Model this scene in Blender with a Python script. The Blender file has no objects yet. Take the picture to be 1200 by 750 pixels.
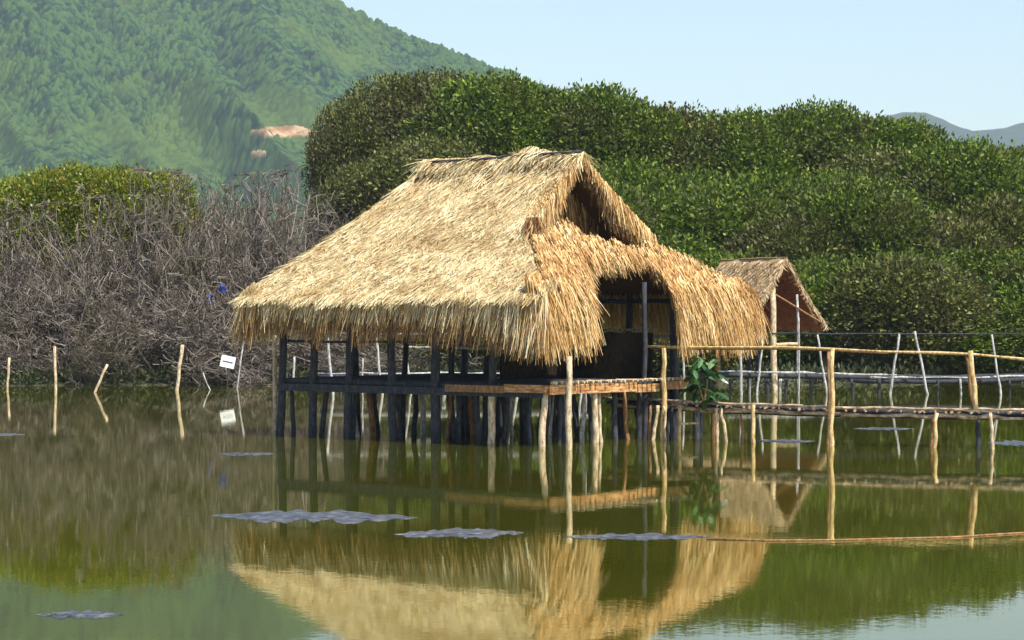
import bpy, math, random
import numpy as np
from mathutils import Vector, Matrix
from mathutils import noise as mnoise
R = math.radians
rng = np.random.default_rng(7)
random.seed(7)
scene = bpy.context.scene
# ------------------------------------------------------------------ camera
F = 2925.0; HZ = 365.0; CH = 2.4            # focal length in photo pixels, horizon row, camera height
cam = bpy.data.cameras.new('camera'); camo = bpy.data.objects.new('camera', cam)
scene.collection.objects.link(camo); scene.camera = camo
camo.location = (0, 0, CH); camo.rotation_euler = (R(90), 0, 0)
cam.sensor_width = 36; cam.lens = F / 1200 * 36; cam.shift_y = -(375 - HZ) / 1200
cam.clip_start = 0.5; cam.clip_end = 20000
# ------------------------------------------------------------------ light
SUN_H = Vector((0.66, -0.75)).normalized(); SUN_EL = 57
sdir = Vector((SUN_H.x * math.cos(R(SUN_EL)), SUN_H.y * math.cos(R(SUN_EL)), math.sin(R(SUN_EL))))
world = bpy.data.worlds.new('World'); scene.world = world; world.use_nodes = True
wt = world.node_tree; bg = wt.nodes['Background']
sky = wt.nodes.new('ShaderNodeTexSky'); sky.sky_type = 'NISHITA'; sky.sun_disc = False
sky.sun_elevation = R(SUN_EL); sky.sun_rotation = math.atan2(SUN_H.x, SUN_H.y)
sky.air_density = 1.0; sky.dust_density = 1.0; sky.ozone_density = 0.5
wt.links.new(sky.outputs[0], bg.inputs[0]); bg.inputs[1].default_value = 0.11
sl = bpy.data.lights.new('sun', 'SUN'); slo = bpy.data.objects.new('sun', sl); scene.collection.objects.link(slo)
sl.energy = 5.0; sl.angle = R(0.5); sl.color = (1.0, 0.94, 0.84)
slo.rotation_euler = sdir.to_track_quat('Z', 'Y').to_euler()
scene.view_settings.view_transform = 'Standard'; scene.view_settings.look = 'None'
scene.view_settings.exposure = 0.75; scene.view_settings.gamma = 1
scene.render.engine = 'CYCLES'
scene.cycles.max_bounces = 6; scene.cycles.diffuse_bounces = 2; scene.cycles.glossy_bounces = 3
scene.cycles.transparent_max_bounces = 6; scene.cycles.volume_bounces = 0
scene.render.resolution_x = 1024; scene.render.resolution_y = 640

# ------------------------------------------------------------------ helpers
def W(px, py, D):
    return Vector(((px - 600) / F * D, D, CH - (py - HZ) / F * D))
def DW(py):                                 # distance of a point at water level seen at row py
    return CH * F / (py - HZ)
def proj(P):
    P = np.asarray(P, float)
    return 600 + F * P[..., 0] / P[..., 1], HZ + F * (CH - P[..., 2]) / P[..., 1]
def tag(o, label=None, cat=None, group=None, kind=None):
    if label: o['label'] = label
    if cat: o['category'] = cat
    if group: o['group'] = group
    if kind: o['kind'] = kind
    return o
def empty(name, loc=(0, 0, 0)):
    o = bpy.data.objects.new(name, None); scene.collection.objects.link(o); o.location = loc
    o.empty_display_size = 0.2
    return o
class MB:
    def __init__(s): s.v = []; s.f = []; s.n = 0
    def add(s, verts, faces):
        verts = np.asarray(verts, float).reshape(-1, 3)
        s.v.append(verts); s.f.extend([tuple(int(i) + s.n for i in f) for f in faces]); s.n += len(verts)
    def quads(s, verts, q):                  # verts (n,3), q (m,4) array
        verts = np.asarray(verts, float).reshape(-1, 3)
        s.v.append(verts); s.f.extend((np.asarray(q) + s.n).tolist()); s.n += len(verts)
    def tube(s, pts, rad, n=7, cap=True):
        pts = [Vector(p) for p in pts]; m = len(pts)
        if not hasattr(rad, '__len__'): rad = [rad] * m
        vs = []; ref = Vector((0.31, 0.2, 0.93))
        for i, p in enumerate(pts):
            d = (pts[min(i + 1, m - 1)] - pts[max(i - 1, 0)]).normalized()
            r0 = ref if abs(d.dot(ref)) < 0.9 else Vector((1, 0.1, 0))
            a = d.cross(r0).normalized(); b = d.cross(a)
            for k in range(n):
                t = 2 * math.pi * k / n
                vs.append(p + (a * math.cos(t) + b * math.sin(t)) * rad[i])
        fs = []
        for i in range(m - 1):
            for k in range(n):
                fs.append((i * n + k, i * n + (k + 1) % n, (i + 1) * n + (k + 1) % n, (i + 1) * n + k))
        if cap:
            fs.append(tuple(range(n - 1, -1, -1))); fs.append(tuple((m - 1) * n + k for k in range(n)))
        s.add([tuple(v) for v in vs], fs)
    def box(s, c, ax, ay, az):
        c = Vector(c); ax = Vector(ax); ay = Vector(ay); az = Vector(az); vs = []
        for k in (-1, 1):
            for j in (-1, 1):
                for i in (-1, 1): vs.append(tuple(c + ax * i + ay * j + az * k))
        s.add(vs, [(0, 2, 3, 1), (4, 5, 7, 6), (0, 1, 5, 4), (2, 6, 7, 3), (0, 4, 6, 2), (1, 3, 7, 5)])
    def data(s, name, mat, smooth=False):
        me = bpy.data.meshes.new(name)
        v = np.concatenate(s.v) if s.v else np.zeros((0, 3))
        me.from_pydata(v.tolist(), [], s.f); me.materials.append(mat)
        if smooth: me.polygons.foreach_set('use_smooth', [True] * len(me.polygons))
        me.update(); return me
    def build(s, name, mat, parent=None, smooth=False):
        return mk(name, s.data(name, mat, smooth), parent)
def mk(name, me, parent=None):
    o = bpy.data.objects.new(name, me); scene.collection.objects.link(o)
    if parent: o.parent = parent
    return o
def crook(a, b, n=6, j=0.02, sag=0.0):      # a slightly crooked line from a to b
    a = Vector(a); b = Vector(b); out = []
    for i in range(n + 1):
        t = i / n; p = a.lerp(b, t); w = 1 if 0 < i < n else 0.25
        p += Vector((random.uniform(-j, j), random.uniform(-j, j), random.uniform(-j, j) * 0.6)) * w
        p.z -= sag * 4 * t * (1 - t); out.append(p)
    return out

# ------------------------------------------------------------------ materials
def newmat(name):
    m = bpy.data.materials.new(name); m.use_nodes = True
    nt = m.node_tree; return m, nt, nt.nodes['Principled BSDF'], nt.nodes['Material Output']
def ramp(nt, fac, cols):
    r = nt.nodes.new('ShaderNodeValToRGB'); e = r.color_ramp.elements
    while len(e) < len(cols): e.new(0.5)
    for k, (p, c) in enumerate(cols): e[k].position = p; e[k].color = (*c, 1)
    nt.links.new(fac, r.inputs[0]); return r.outputs[0]
def noise(nt, scale, detail=4, vec=None, stretch=None, rough=0.6):
    n = nt.nodes.new('ShaderNodeTexNoise'); n.inputs['Scale'].default_value = scale
    n.inputs['Detail'].default_value = detail; n.inputs['Roughness'].default_value = rough
    tc = nt.nodes.new('ShaderNodeTexCoord'); src = tc.outputs['Object']
    if vec: src = vec
    if stretch:
        mp = nt.nodes.new('ShaderNodeMapping'); mp.inputs['Scale'].default_value = stretch
        nt.links.new(src, mp.inputs[0]); src = mp.outputs[0]
    nt.links.new(src, n.inputs['Vector']); return n.outputs['Fac']
def mix(nt, fac, a, b, mode='MIX'):
    m = nt.nodes.new('ShaderNodeMix'); m.data_type = 'RGBA'; m.blend_type = mode
    for s, x in ((m.inputs[0], fac), (m.inputs[6], a), (m.inputs[7], b)):
        if isinstance(x, (int, float)): s.default_value = x
        elif isinstance(x, tuple): s.default_value = (*x, 1)
        else: nt.links.new(x, s)
    return m.outputs[2]
def island_mat(name, cols, patch=None, rough=0.6, transl=0.2, patch_scale=0.8, tr_tint=(1, 1, 1), spec=0.3):
    m, nt, p, out = newmat(name)
    g = nt.nodes.new('ShaderNodeNewGeometry')
    c = ramp(nt, g.outputs['Random Per Island'], cols)
    if patch:
        pf = ramp(nt, noise(nt, patch_scale, 5), [(0.42, (0, 0, 0)), (0.62, (1, 1, 1))])
        c = mix(nt, pf, c, mix(nt, 0.6, c, patch))
    nt.links.new(c, p.inputs['Base Color']); p.inputs['Roughness'].default_value = rough
    p.inputs['Specular IOR Level'].default_value = spec
    if transl > 0:
        t = nt.nodes.new('ShaderNodeBsdfTranslucent'); s = nt.nodes.new('ShaderNodeMixShader')
        nt.links.new(mix(nt, 1.0, c, tr_tint, 'MULTIPLY'), t.inputs[0]); s.inputs[0].default_value = transl
        nt.links.new(p.outputs[0], s.inputs[1]); nt.links.new(t.outputs[0], s.inputs[2])
        nt.links.new(s.outputs[0], out.inputs[0])
    return m
def wood_mat_matte(*a):
    m = wood_mat(*a); p = m.node_tree.nodes['Principled BSDF']; p.inputs['Specular IOR Level'].default_value = 0.05; return m
def wood_mat(name, a, b, c, stretch=(6, 6, 2.2), rough=0.85):
    m, nt, p, out = newmat(name)
    f = noise(nt, 3.0, 8, stretch=stretch, rough=0.75)
    nt.links.new(ramp(nt, f, [(0.36, a), (0.5, b), (0.64, c)]), p.inputs['Base Color'])
    bp = nt.nodes.new('ShaderNodeBump'); bp.inputs['Strength'].default_value = 0.6; bp.inputs['Distance'].default_value = 0.01
    nt.links.new(noise(nt, 12, 4, stretch=stretch), bp.inputs['Height']); nt.links.new(bp.outputs[0], p.inputs['Normal'])
    p.inputs['Roughness'].default_value = rough; return m

M = {}
M['straw'] = island_mat('straw', [(0.0, (0.42, 0.28, 0.11)), (0.15, (0.66, 0.51, 0.25)), (0.6, (0.80, 0.68, 0.41)), (1.0, (0.88, 0.80, 0.57))], patch=(0.42, 0.27, 0.10), patch_scale=1.7, transl=0.12)
M['straw_gold'] = island_mat('straw_gold', [(0.0, (0.10, 0.04, 0.015)), (0.18, (0.36, 0.19, 0.055)), (0.45, (0.64, 0.40, 0.14)), (0.75, (0.82, 0.61, 0.28)), (1.0, (0.90, 0.78, 0.48))], patch=(0.42, 0.20, 0.05), patch_scale=1.1, transl=0.15)
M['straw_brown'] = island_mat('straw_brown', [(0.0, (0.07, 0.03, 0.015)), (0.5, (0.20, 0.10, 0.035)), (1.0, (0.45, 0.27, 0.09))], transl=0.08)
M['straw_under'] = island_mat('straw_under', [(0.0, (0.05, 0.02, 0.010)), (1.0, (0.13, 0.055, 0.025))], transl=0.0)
M['straw_grey'] = island_mat('straw_grey', [(0.0, (0.22, 0.13, 0.06)), (0.5, (0.44, 0.31, 0.17)), (1.0, (0.62, 0.49, 0.31))], transl=0.08)
M['red_lining'] = wood_mat('shaded_thatch_lining', (0.16, 0.04, 0.018), (0.30, 0.085, 0.035), (0.42, 0.15, 0.06), stretch=(1, 1, 5))  # red-brown puts the shade on the inner thatch into the colour
M['post_dark'] = wood_mat('dark_and_shaded_wood', (0.008, 0.009, 0.013), (0.022, 0.024, 0.032), (0.06, 0.062, 0.075))  # near-black blue puts shade under eave, floor and decks into the wood colour
M['post_light'] = wood_mat('bleached_wood', (0.16, 0.10, 0.05), (0.48, 0.37, 0.23), (0.72, 0.60, 0.43))
M['post_yellow'] = wood_mat('peeled_wood', (0.20, 0.10, 0.035), (0.52, 0.36, 0.15), (0.75, 0.60, 0.34))
M['post_brown'] = wood_mat('brown_bark_and_shade', (0.10, 0.045, 0.018), (0.24, 0.12, 0.045), (0.36, 0.2, 0.09))
M['post_grey'] = wood_mat('grey_weathered_wood', (0.12, 0.11, 0.10), (0.34, 0.33, 0.32), (0.58, 0.57, 0.57))
M['pole_deck'] = wood_mat('deck_poles', (0.05, 0.03, 0.018), (0.34, 0.24, 0.15), (0.66, 0.53, 0.38), stretch=(2, 2, 5))
M['plank'] = wood_mat('orange_plank', (0.12, 0.045, 0.015), (0.38, 0.18, 0.06), (0.70, 0.46, 0.22), stretch=(1.5, 1.5, 8))
M['dark_wall'] = wood_mat_matte('dark_wall', (0.01, 0.008, 0.006), (0.022, 0.017, 0.012), (0.04, 0.03, 0.022))  # near-black puts the shade of doorway interior and gable hollow into the colour
M['mangrove'] = island_mat('mangrove_leaf', [(0.0, (0.020, 0.040, 0.004)), (0.45, (0.062, 0.118, 0.008)), (0.8, (0.14, 0.21, 0.014)), (1.0, (0.30, 0.36, 0.05))], patch=(0.085, 0.075, 0.030), patch_scale=0.55, transl=0.32, rough=0.55, spec=0.28, tr_tint=(1.0, 1.0, 0.5))
M['mangrove_dim'] = island_mat('mangrove_leaf_olive', [(0.0, (0.028, 0.036, 0.008)), (0.45, (0.075, 0.095, 0.014)), (0.8, (0.14, 0.16, 0.03)), (1.0, (0.26, 0.26, 0.08))], patch=(0.10, 0.078, 0.045), patch_scale=0.5, transl=0.24, rough=0.55, spec=0.28, tr_tint=(1.0, 1.0, 0.5))
M['yellow_leaf'] = island_mat('yellow_green_leaf', [(0.0, (0.06, 0.10, 0.008)), (0.45, (0.15, 0.20, 0.012)), (0.85, (0.27, 0.29, 0.025)), (1.0, (0.30, 0.16, 0.03))], transl=0.25, rough=0.45, spec=0.45, tr_tint=(1.0, 1.0, 0.4))
M['twig'] = island_mat('bare_twig', [(0.0, (0.03, 0.022, 0.018)), (0.5, (0.095, 0.074, 0.064)), (0.85, (0.18, 0.15, 0.13)), (1.0, (0.32, 0.28, 0.25))], patch=(0.10, 0.085, 0.04), patch_scale=0.4, transl=0.0)
M['bark'] = wood_mat('bark', (0.05, 0.04, 0.03), (0.11, 0.09, 0.07), (0.19, 0.16, 0.13))
M['big_leaf'] = island_mat('broad_leaf', [(0.0, (0.014, 0.05, 0.012)), (0.5, (0.035, 0.11, 0.022)), (1.0, (0.16, 0.26, 0.12))], transl=0.15, rough=0.3, spec=0.6)

# water
def water_mat():
    m, nt, p, out = newmat('pond_water')
    p.inputs['Base Color'].default_value = (0.018, 0.016, 0.003, 1)
    nt.links.new(ramp(nt, noise(nt, 0.12, 3), [(0.35, (0.046, 0.044, 0.003)), (0.7, (0.038, 0.052, 0.003))]), p.inputs['Base Color'])
    p.inputs['Roughness'].default_value = 0.4; p.inputs['Specular IOR Level'].default_value = 0
    gl = nt.nodes.new('ShaderNodeBsdfGlossy'); gl.inputs['Color'].default_value = (0.97, 0.96, 0.84, 1); nt.links.new(ramp(nt, noise(nt, 0.35, 4, stretch=(0.5, 1, 1)), [(0.40, (0.012,) * 3), (0.65, (0.04,) * 3)]), gl.inputs['Roughness'])
    fr = nt.nodes.new('ShaderNodeFresnel'); fr.inputs['IOR'].default_value = 1.6; ms = nt.nodes.new('ShaderNodeMixShader')
    nt.links.new(fr.outputs[0], ms.inputs[0]); nt.links.new(p.outputs[0], ms.inputs[1]); nt.links.new(gl.outputs[0], ms.inputs[2]); nt.links.new(ms.outputs[0], out.inputs[0])
    b1 = nt.nodes.new('ShaderNodeBump'); b1.inputs['Strength'].default_value = 1.0; b1.inputs['Distance'].default_value = 0.0008
    n1 = noise(nt, 2.2, 3, stretch=(1.0, 0.55, 1)); nt.links.new(n1, b1.inputs['Height'])
    b2 = nt.nodes.new('ShaderNodeBump'); b2.inputs['Strength'].default_value = 1.0; b2.inputs['Distance'].default_value = 0.0003
    n2 = noise(nt, 9.0, 2, stretch=(1.0, 0.8, 1)); nt.links.new(n2, b2.inputs['Height'])
    nt.links.new(b1.outputs[0], b2.inputs['Normal']); nt.links.new(b2.outputs[0], gl.inputs['Normal'])
    return m
M['water'] = water_mat()
def ground_mat():
    m, nt, p, out = newmat('muddy_ground')
    c = ramp(nt, noise(nt, 0.6, 6), [(0.3, (0.035, 0.028, 0.016)), (0.55, (0.075, 0.06, 0.035)), (0.75, (0.05, 0.07, 0.025))])
    far = ramp(nt, noise(nt, 0.02, 5), [(0.4, (0.05, 0.08, 0.03)), (0.6, (0.08, 0.10, 0.04))])
    nt.links.new(mix(nt, 0.35, c, far), p.inputs['Base Color']); p.inputs['Roughness'].default_value = 0.95; return m
M['ground'] = ground_mat()
def hill_mat(name, low, mid, hi, dry, clearing=False):
    m, nt, p, out = newmat(name)
    if clearing:
        ta = nt.nodes.new('ShaderNodeAttribute'); ta.attribute_name = 'crown_tint'; base = ramp(nt, ta.outputs['Fac'], [(0.25, low), (0.45, mid), (0.7, hi)])
    else: base = ramp(nt, noise(nt, 0.30, 4), [(0.32, low), (0.5, mid), (0.68, hi)])
    grass = ramp(nt, noise(nt, 0.011, 5), [(0.46, (0, 0, 0)), (0.6, (1, 1, 1))])
    c = mix(nt, mix(nt, 0.6, (0, 0, 0), grass), base, dry)
    if clearing:
        tc = nt.nodes.new('ShaderNodeTexCoord')
        at = nt.nodes.new('ShaderNodeAttribute'); at.attribute_name = 'bare'
        earth = ramp(nt, noise(nt, 0.25, 4), [(0.38, (0.20, 0.10, 0.05)), (0.5, (0.31, 0.20, 0.11)), (0.62, (0.42, 0.31, 0.19))])
        c = mix(nt, at.outputs['Fac'], c, earth)
    nt.links.new(c, p.inputs['Base Color']); p.inputs['Roughness'].default_value = 0.95
    p.inputs['Specular IOR Level'].default_value = 0.1
    return m
M['hill'] = hill_mat('wooded_hill', (0.002, 0.009, 0.009), (0.010, 0.034, 0.014), (0.040, 0.082, 0.020), (0.072, 0.108, 0.020), True)
M['far_hill'] = hill_mat('far_wooded_hill', (0.006, 0.014, 0.010), (0.010, 0.022, 0.014), (0.018, 0.035, 0.018), (0.02, 0.035, 0.018))

# ------------------------------------------------------------------ terrain, water, hills
def fbm(x, y, seed=0, octv=5, sc=1.0):
    """value-noise fbm on arrays"""
    r = np.random.default_rng(seed); T = r.random((256, 256)); out = 0; amp = 1; tot = 0
    for o in range(octv):
        X = x * sc * 2 ** o + 17.3 * o; Y = y * sc * 2 ** o + 5.7 * o
        xi = np.floor(X).astype(int); yi = np.floor(Y).astype(int); fx = X - xi; fy = Y - yi
        fx = fx * fx * (3 - 2 * fx); fy = fy * fy * (3 - 2 * fy)
        a = T[xi % 256, yi % 256]; b = T[(xi + 1) % 256, yi % 256]; c = T[xi % 256, (yi + 1) % 256]; d = T[(xi + 1) % 256, (yi + 1) % 256]
        out = out + amp * ((a * (1 - fx) + b * fx) * (1 - fy) + (c * (1 - fx) + d * fx) * fy); tot += amp; amp *= 0.5
    return out / tot
def grid_mesh(name, X, Y, Z, mat, attr=None, smooth=True, attr2=None):
    h, w = X.shape
    v = np.stack([X, Y, Z], -1).reshape(-1, 3)
    i = np.arange(h * w).reshape(h, w)
    q = np.stack([i[:-1, :-1], i[:-1, 1:], i[1:, 1:], i[1:, :-1]], -1).reshape(-1, 4)
    me = bpy.data.meshes.new(name); me.vertices.add(len(v)); me.vertices.foreach_set('co', v.ravel())
    me.loops.add(q.size); me.loops.foreach_set('vertex_index', q.ravel().astype(np.int32))
    me.polygons.add(len(q)); me.polygons.foreach_set('loop_start', np.arange(0, q.size, 4, dtype=np.int32))
    me.polygons.foreach_set('loop_total', np.full(len(q), 4, dtype=np.int32))
    me.update(calc_edges=True); me.validate()
    if smooth: me.polygons.foreach_set('use_smooth', [True] * len(me.polygons))
    if attr is not None:
        a = me.attributes.new('bare', 'FLOAT', 'POINT'); a.data.foreach_set('value', attr.ravel().astype(np.float32))
    if attr2 is not None:
        a = me.attributes.new('crown_tint', 'FLOAT', 'POINT'); a.data.foreach_set('value', attr2.ravel().astype(np.float32))
    me.materials.append(mat); return mk(name, me)
def shore(x):                                # distance of the shoreline
    return 81.5 + 0.8 * math.sin(x * 0.5) + 0.5 * math.sin(x * 1.3 + 1)
xs = np.concatenate([np.linspace(-2600, -60, 14), np.linspace(-50, 50, 101), np.linspace(60, 2600, 14)])
ys = np.concatenate([np.linspace(-60, 70, 8), np.linspace(74, 96, 45), np.array([100, 130, 200, 400, 900, 2000, 4400])])
GX, GY = np.meshgrid(xs, ys)
sh = 81.5 + 0.8 * np.sin(GX * 0.5) + 0.5 * np.sin(GX * 1.3 + 1)
GZ = np.clip((GY - sh) * 0.12, -0.7, 0.35) + (fbm(GX, GY, 3, 4, 0.7) - 0.5) * 0.14
GZ[GY > 300] = 0.4
tag(grid_mesh('ground', GX, GY, GZ, M['ground']), kind='structure')
wb = MB(); wb.add([(-400, -55, 0), (400, -55, 0), (400, 99, 0), (-400, 99, 0)], [(0, 1, 2, 3)])
tag(wb.build('water', M['water']), kind='structure')

def interp(x, pts):
    a = np.array(pts, float); return np.interp(x, a[:, 0], a[:, 1])
# big hill on the left: crest line given by its bearing and elevation, at 1150-1500 m
crest = [(-700, -260), (-300, -230), (0, -150), (150, -100), (250, -62), (340, -24), (390, 0), (430, 20), (480, 43), (530, 61), (580, 81), (650, 107), (720, 128), (850, 160), (1000, 190), (1150, 230), (1400, 300)]
nx, ny = 1900, 760
A = np.linspace(-450, 950, nx)
cy = interp(A, crest)
T = np.linspace(0, 1, ny)[:, None]
D0 = 860.0; D1 = 1350.0
Dg = D0 + (D1 - D0) * T + 0 * A[None, :]
HX = (A[None, :] - 600) / F * Dg
Hc = CH + (HZ - cy) / F * D1                     # crest height
prof = np.clip(T, 0, 1) ** 1.25
spur = fbm(A[None, :] * 0.006 + T * 2.6, T * 2.2 + 0 * A[None, :], 11, 4, 1.0)
spur2 = 1 - np.abs(2 * fbm(A[None, :] * 0.007 + T * 3.4, T * 1.6 + 0 * A[None, :], 12, 3, 1.0) - 1)
env = np.sin(np.pi * np.clip(T, 0, 1)) ** 0.8
HZg = Hc[None, :] * prof + ((spur - 0.5) * 58 + (spur2 - 0.75) * 30) * env * np.clip(Hc[None, :] / 150, 0, 1.2)
def domes(x, y, cell, seed):
    """rounded crowns on a jittered grid: height 0..1 and a random tint per crown"""
    r = np.random.default_rng(seed); J = r.random((256, 256, 4)); gx = np.floor(x / cell).astype(int); gy = np.floor(y / cell).astype(int)
    h = np.zeros(x.shape); t = np.zeros(x.shape)
    for a in (-1, 0, 1):
        for b in (-1, 0, 1):
            q = J[(gx + a) % 256, (gy + b) % 256]; dx = (x / cell - gx - a - q[..., 0]); dy = (y / cell - gy - b - q[..., 1]); rad = 0.45 + 0.5 * q[..., 2]
            v = np.sqrt(np.clip(1 - (dx * dx + dy * dy) / rad ** 2, 0, 1)) * rad * (0.6 + 0.8 * q[..., 3]); k = v > h; h = np.where(k, v, h); t = np.where(k, q[..., 3] * 0.8 + 0.2 * q[..., 2], t)
    return h, t
d1, t1 = domes(HX, Dg, 1.7, 1); d2, t2 = domes(HX, Dg, 3.4, 2); wood = np.clip((fbm(HX, Dg, 23, 4, 0.018) - 0.40) * 6, 0.15, 1)
canopy = wood * (d1 * 1.9 + d2 * 2.6) + fbm(HX, Dg, 22, 2, 0.5) * 0.8; canopy = canopy - canopy.mean()
tint = 0.6 * t1 + 0.4 * t2
pxg = 600 + F * HX / Dg
pyg = HZ + F * (CH - HZg) / Dg
bare = np.clip(1.4 - 1.2 * (((pxg - 335) / 46) ** 2 + ((pyg - 153) / 7.0) ** 2), 0, 1) + np.clip(1.4 - 1.2 * (((pxg - 303) / 11) ** 2 + ((pyg - 178) / 3.2) ** 2), 0, 1)
bare = np.clip(bare + (fbm(HX, Dg, 5, 4, 0.15) - 0.5) * 1.6 * (bare > 0.02), 0, 1); bare = (bare > 0.5) * 1.0
HZg = HZg + canopy * (1 - 0.9 * bare) - 3 * (T == 0)
tag(grid_mesh('hill', HX, Dg, HZg, M['hill'], attr=bare, attr2=tint), kind='structure')
# far blue hill on the right
crest2 = [(900, 250), (980, 165), (1020, 142), (1060, 133), (1085, 132), (1105, 138), (1140, 150), (1165, 148), (1200, 144), (1260, 150), (1400, 190), (1600, 260)]
A = np.linspace(900, 1600, 420); T = np.linspace(0, 1, 120)[:, None]
Dg = 2400 + 900 * T + 0 * A[None, :]; HX = (A[None, :] - 600) / F * Dg
Hc = CH + (HZ - interp(A, crest2)) / F * 3300
HZg = Hc[None, :] * T ** 1.2 + fbm(HX, Dg, 31, 3, 0.02) * 14 - 6 + (fbm(A[None, :] * 0.02 + T, T, 33, 3) - 0.5) * 50 * np.sin(np.pi * T)
tag(grid_mesh('far_hill', HX, Dg, HZg, M['far_hill']), kind='structure')

# haze: even pale air round everything
def haze():
    m = bpy.data.materials.new('haze'); m.use_nodes = True; nt = m.node_tree
    nt.nodes.remove(nt.nodes['Principled BSDF']); out = nt.nodes['Material Output']
    v = nt.nodes.new('ShaderNodeVolumePrincipled'); v.inputs['Color'].default_value = (0.72, 0.90, 1.0, 1)
    v.inputs['Density'].default_value = HAZE; v.inputs['Anisotropy'].default_value = 0.0
    nt.links.new(v.outputs[0], out.inputs['Volume'])
    b = MB(); b.box((0, 2200, 209), (2800, 0, 0), (0, 2450, 0), (0, 0, 211))
    tag(b.build('haze', m), 'thin pale blue haze hanging in the air over the pond and hills', 'haze', kind='stuff')
HAZE = 0.00015
haze()

# ------------------------------------------------------------------ thatch
def strand_mesh(mb, P, N, Dr, L, w, lift=0.05, droop=0.0, nseg=3, jit=0.15):
    n = len(P); P = np.asarray(P, float)
    N = np.broadcast_to(np.asarray(N, float), (n, 3)); Dr = np.broadcast_to(np.asarray(Dr, float), (n, 3)).copy()
    L = np.broadcast_to(L, (n,)); w = np.broadcast_to(w, (n,)); lift = np.broadcast_to(lift, (n,)); droop = np.broadcast_to(droop, (n,))
    S = np.cross(Dr, N); S /= np.linalg.norm(S, axis=1, keepdims=True) + 1e-9
    Dr = Dr + S * rng.normal(0, jit, (n, 1)); Dr /= np.linalg.norm(Dr, axis=1, keepdims=True)
    tw = rng.uniform(-0.9, 0.9, (n, 1)); S2 = S * np.cos(tw) + N * np.sin(tw)
    bend = rng.normal(0, 0.06, (n, 1))
    sta = []
    for k in range(nseg + 1):
        s = k / nseg
        c = P + Dr * (L * s)[:, None] + N * (lift * s)[:, None] + S * bend * s * s
        c[:, 2] -= droop * L * s * s
        ww = (w * (1 - 0.65 * s) * 0.5)[:, None]
        sta.append(c - S2 * ww); sta.append(c + S2 * ww)
    V = np.stack(sta, 1).reshape(-1, 3)                  # n, 2*(nseg+1)
    b = (np.arange(n) * 2 * (nseg + 1))[:, None]
    q = np.concatenate([b + np.array([[2 * k, 2 * k + 1, 2 * k + 3, 2 * k + 2]]) for k in range(nseg)], 0)
    mb.quads(V, q)
CX, CY = -0.23, 48.6; AN = R(40)
eu = np.array([math.cos(AN), -math.sin(AN), 0.0]); ev = np.array([math.sin(AN), math.cos(AN), 0.0])
def H(u, v, z):
    u, v, z = np.broadcast_arrays(np.asarray(u, float), np.asarray(v, float), np.asarray(z, float))
    return np.stack([CX + eu[0] * u + ev[0] * v, CY + eu[1] * u + ev[1] * v, z + 0 * u], -1)
def Hv(u, v, z): return Vector(tuple(float(q) for q in H(u, v, z)))
def Hd(a, b, c):                                  # direction in hut axes
    d = eu * a + ev * b + np.array([0, 0, c]); return d / np.linalg.norm(d)
ZR, ZE, HU, HV, RU = 5.34, 2.70, 3.84, 3.32, 1.89
TG = 0.5; UG = 2.03
def zt(t): return ZR - (ZR - ZE) * t - 0.10 * np.sin(np.pi * np.clip(t, 0, 1))
def u_left(t): return -RU - (HU - RU) * t
def u_right(t): return np.where(t < TG, RU + (UG - RU) * t / TG + 0.05, UG + (HU - UG) * (t - TG) / (1 - TG))
door = np.array([(688, 314), (757, 312), (781, 333), (795, 360), (798, 460), (706, 460), (699, 372)], float)
def in_poly(px, py, poly):
    c = np.zeros(px.shape, bool); j = len(poly) - 1
    for i in range(len(poly)):
        xi, yi = poly[i]; xj, yj = poly[j]
        cond = ((yi > py) != (yj > py)) & (px < (xj - xi) * (py - yi) / (yj - yi + 1e-9) + xi)
        c ^= cond; j = i
    return c
def lump(P, a=0.055): return (fbm(P[..., 0] * 1.0 + 50, P[..., 1] + P[..., 2] + 30, 77, 3, 1.4) - 0.5) * a * 2
def slab(fn, nu, nv, thick, mask=None):
    """closed slab: fn(s,t)->(u,v,z), lowered copy underneath"""
    s, t = np.meshgrid(np.linspace(0, 1, nu), np.linspace(0, 1, nv)); P = fn(s, t)
    top = P.copy(); top[..., 2] += lump(P) - 0.05
    bot = P.copy(); bot[..., 2] -= thick
    mb = MB(); h, w = s.shape; i = np.arange(h * w).reshape(h, w)
    q = np.stack([i[:-1, :-1], i[:-1, 1:], i[1:, 1:], i[1:, :-1]], -1).reshape(-1, 4)
    if mask is not None:
        c = P.reshape(-1, 3)[q].mean(1); keep = ~mask(c); q = q[keep]
    mb.quads(np.concatenate([top.reshape(-1, 3), bot.reshape(-1, 3)]), np.concatenate([q[:, ::-1], q + h * w]))
    e = {}
    for f in q.tolist():
        for k in range(4):
            a, b = f[k], f[(k + 1) % 4]; e[(a, b)] = 1
    side = [(a, b, b + h * w, a + h * w) for (a, b) in e if (b, a) not in e]
    mb.f.extend(side); return mb
hut = empty('thatched_hut', (CX, CY, 0)); bpy.context.view_layer.update()
def hchild(o):                                  # parent keeping world coordinates
    o.parent = hut; o.matrix_parent_inverse = hut.matrix_world.inverted(); return o
tag(hut, 'large stilt hut with a shaggy golden thatched roof standing in the pond', 'hut')

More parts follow.
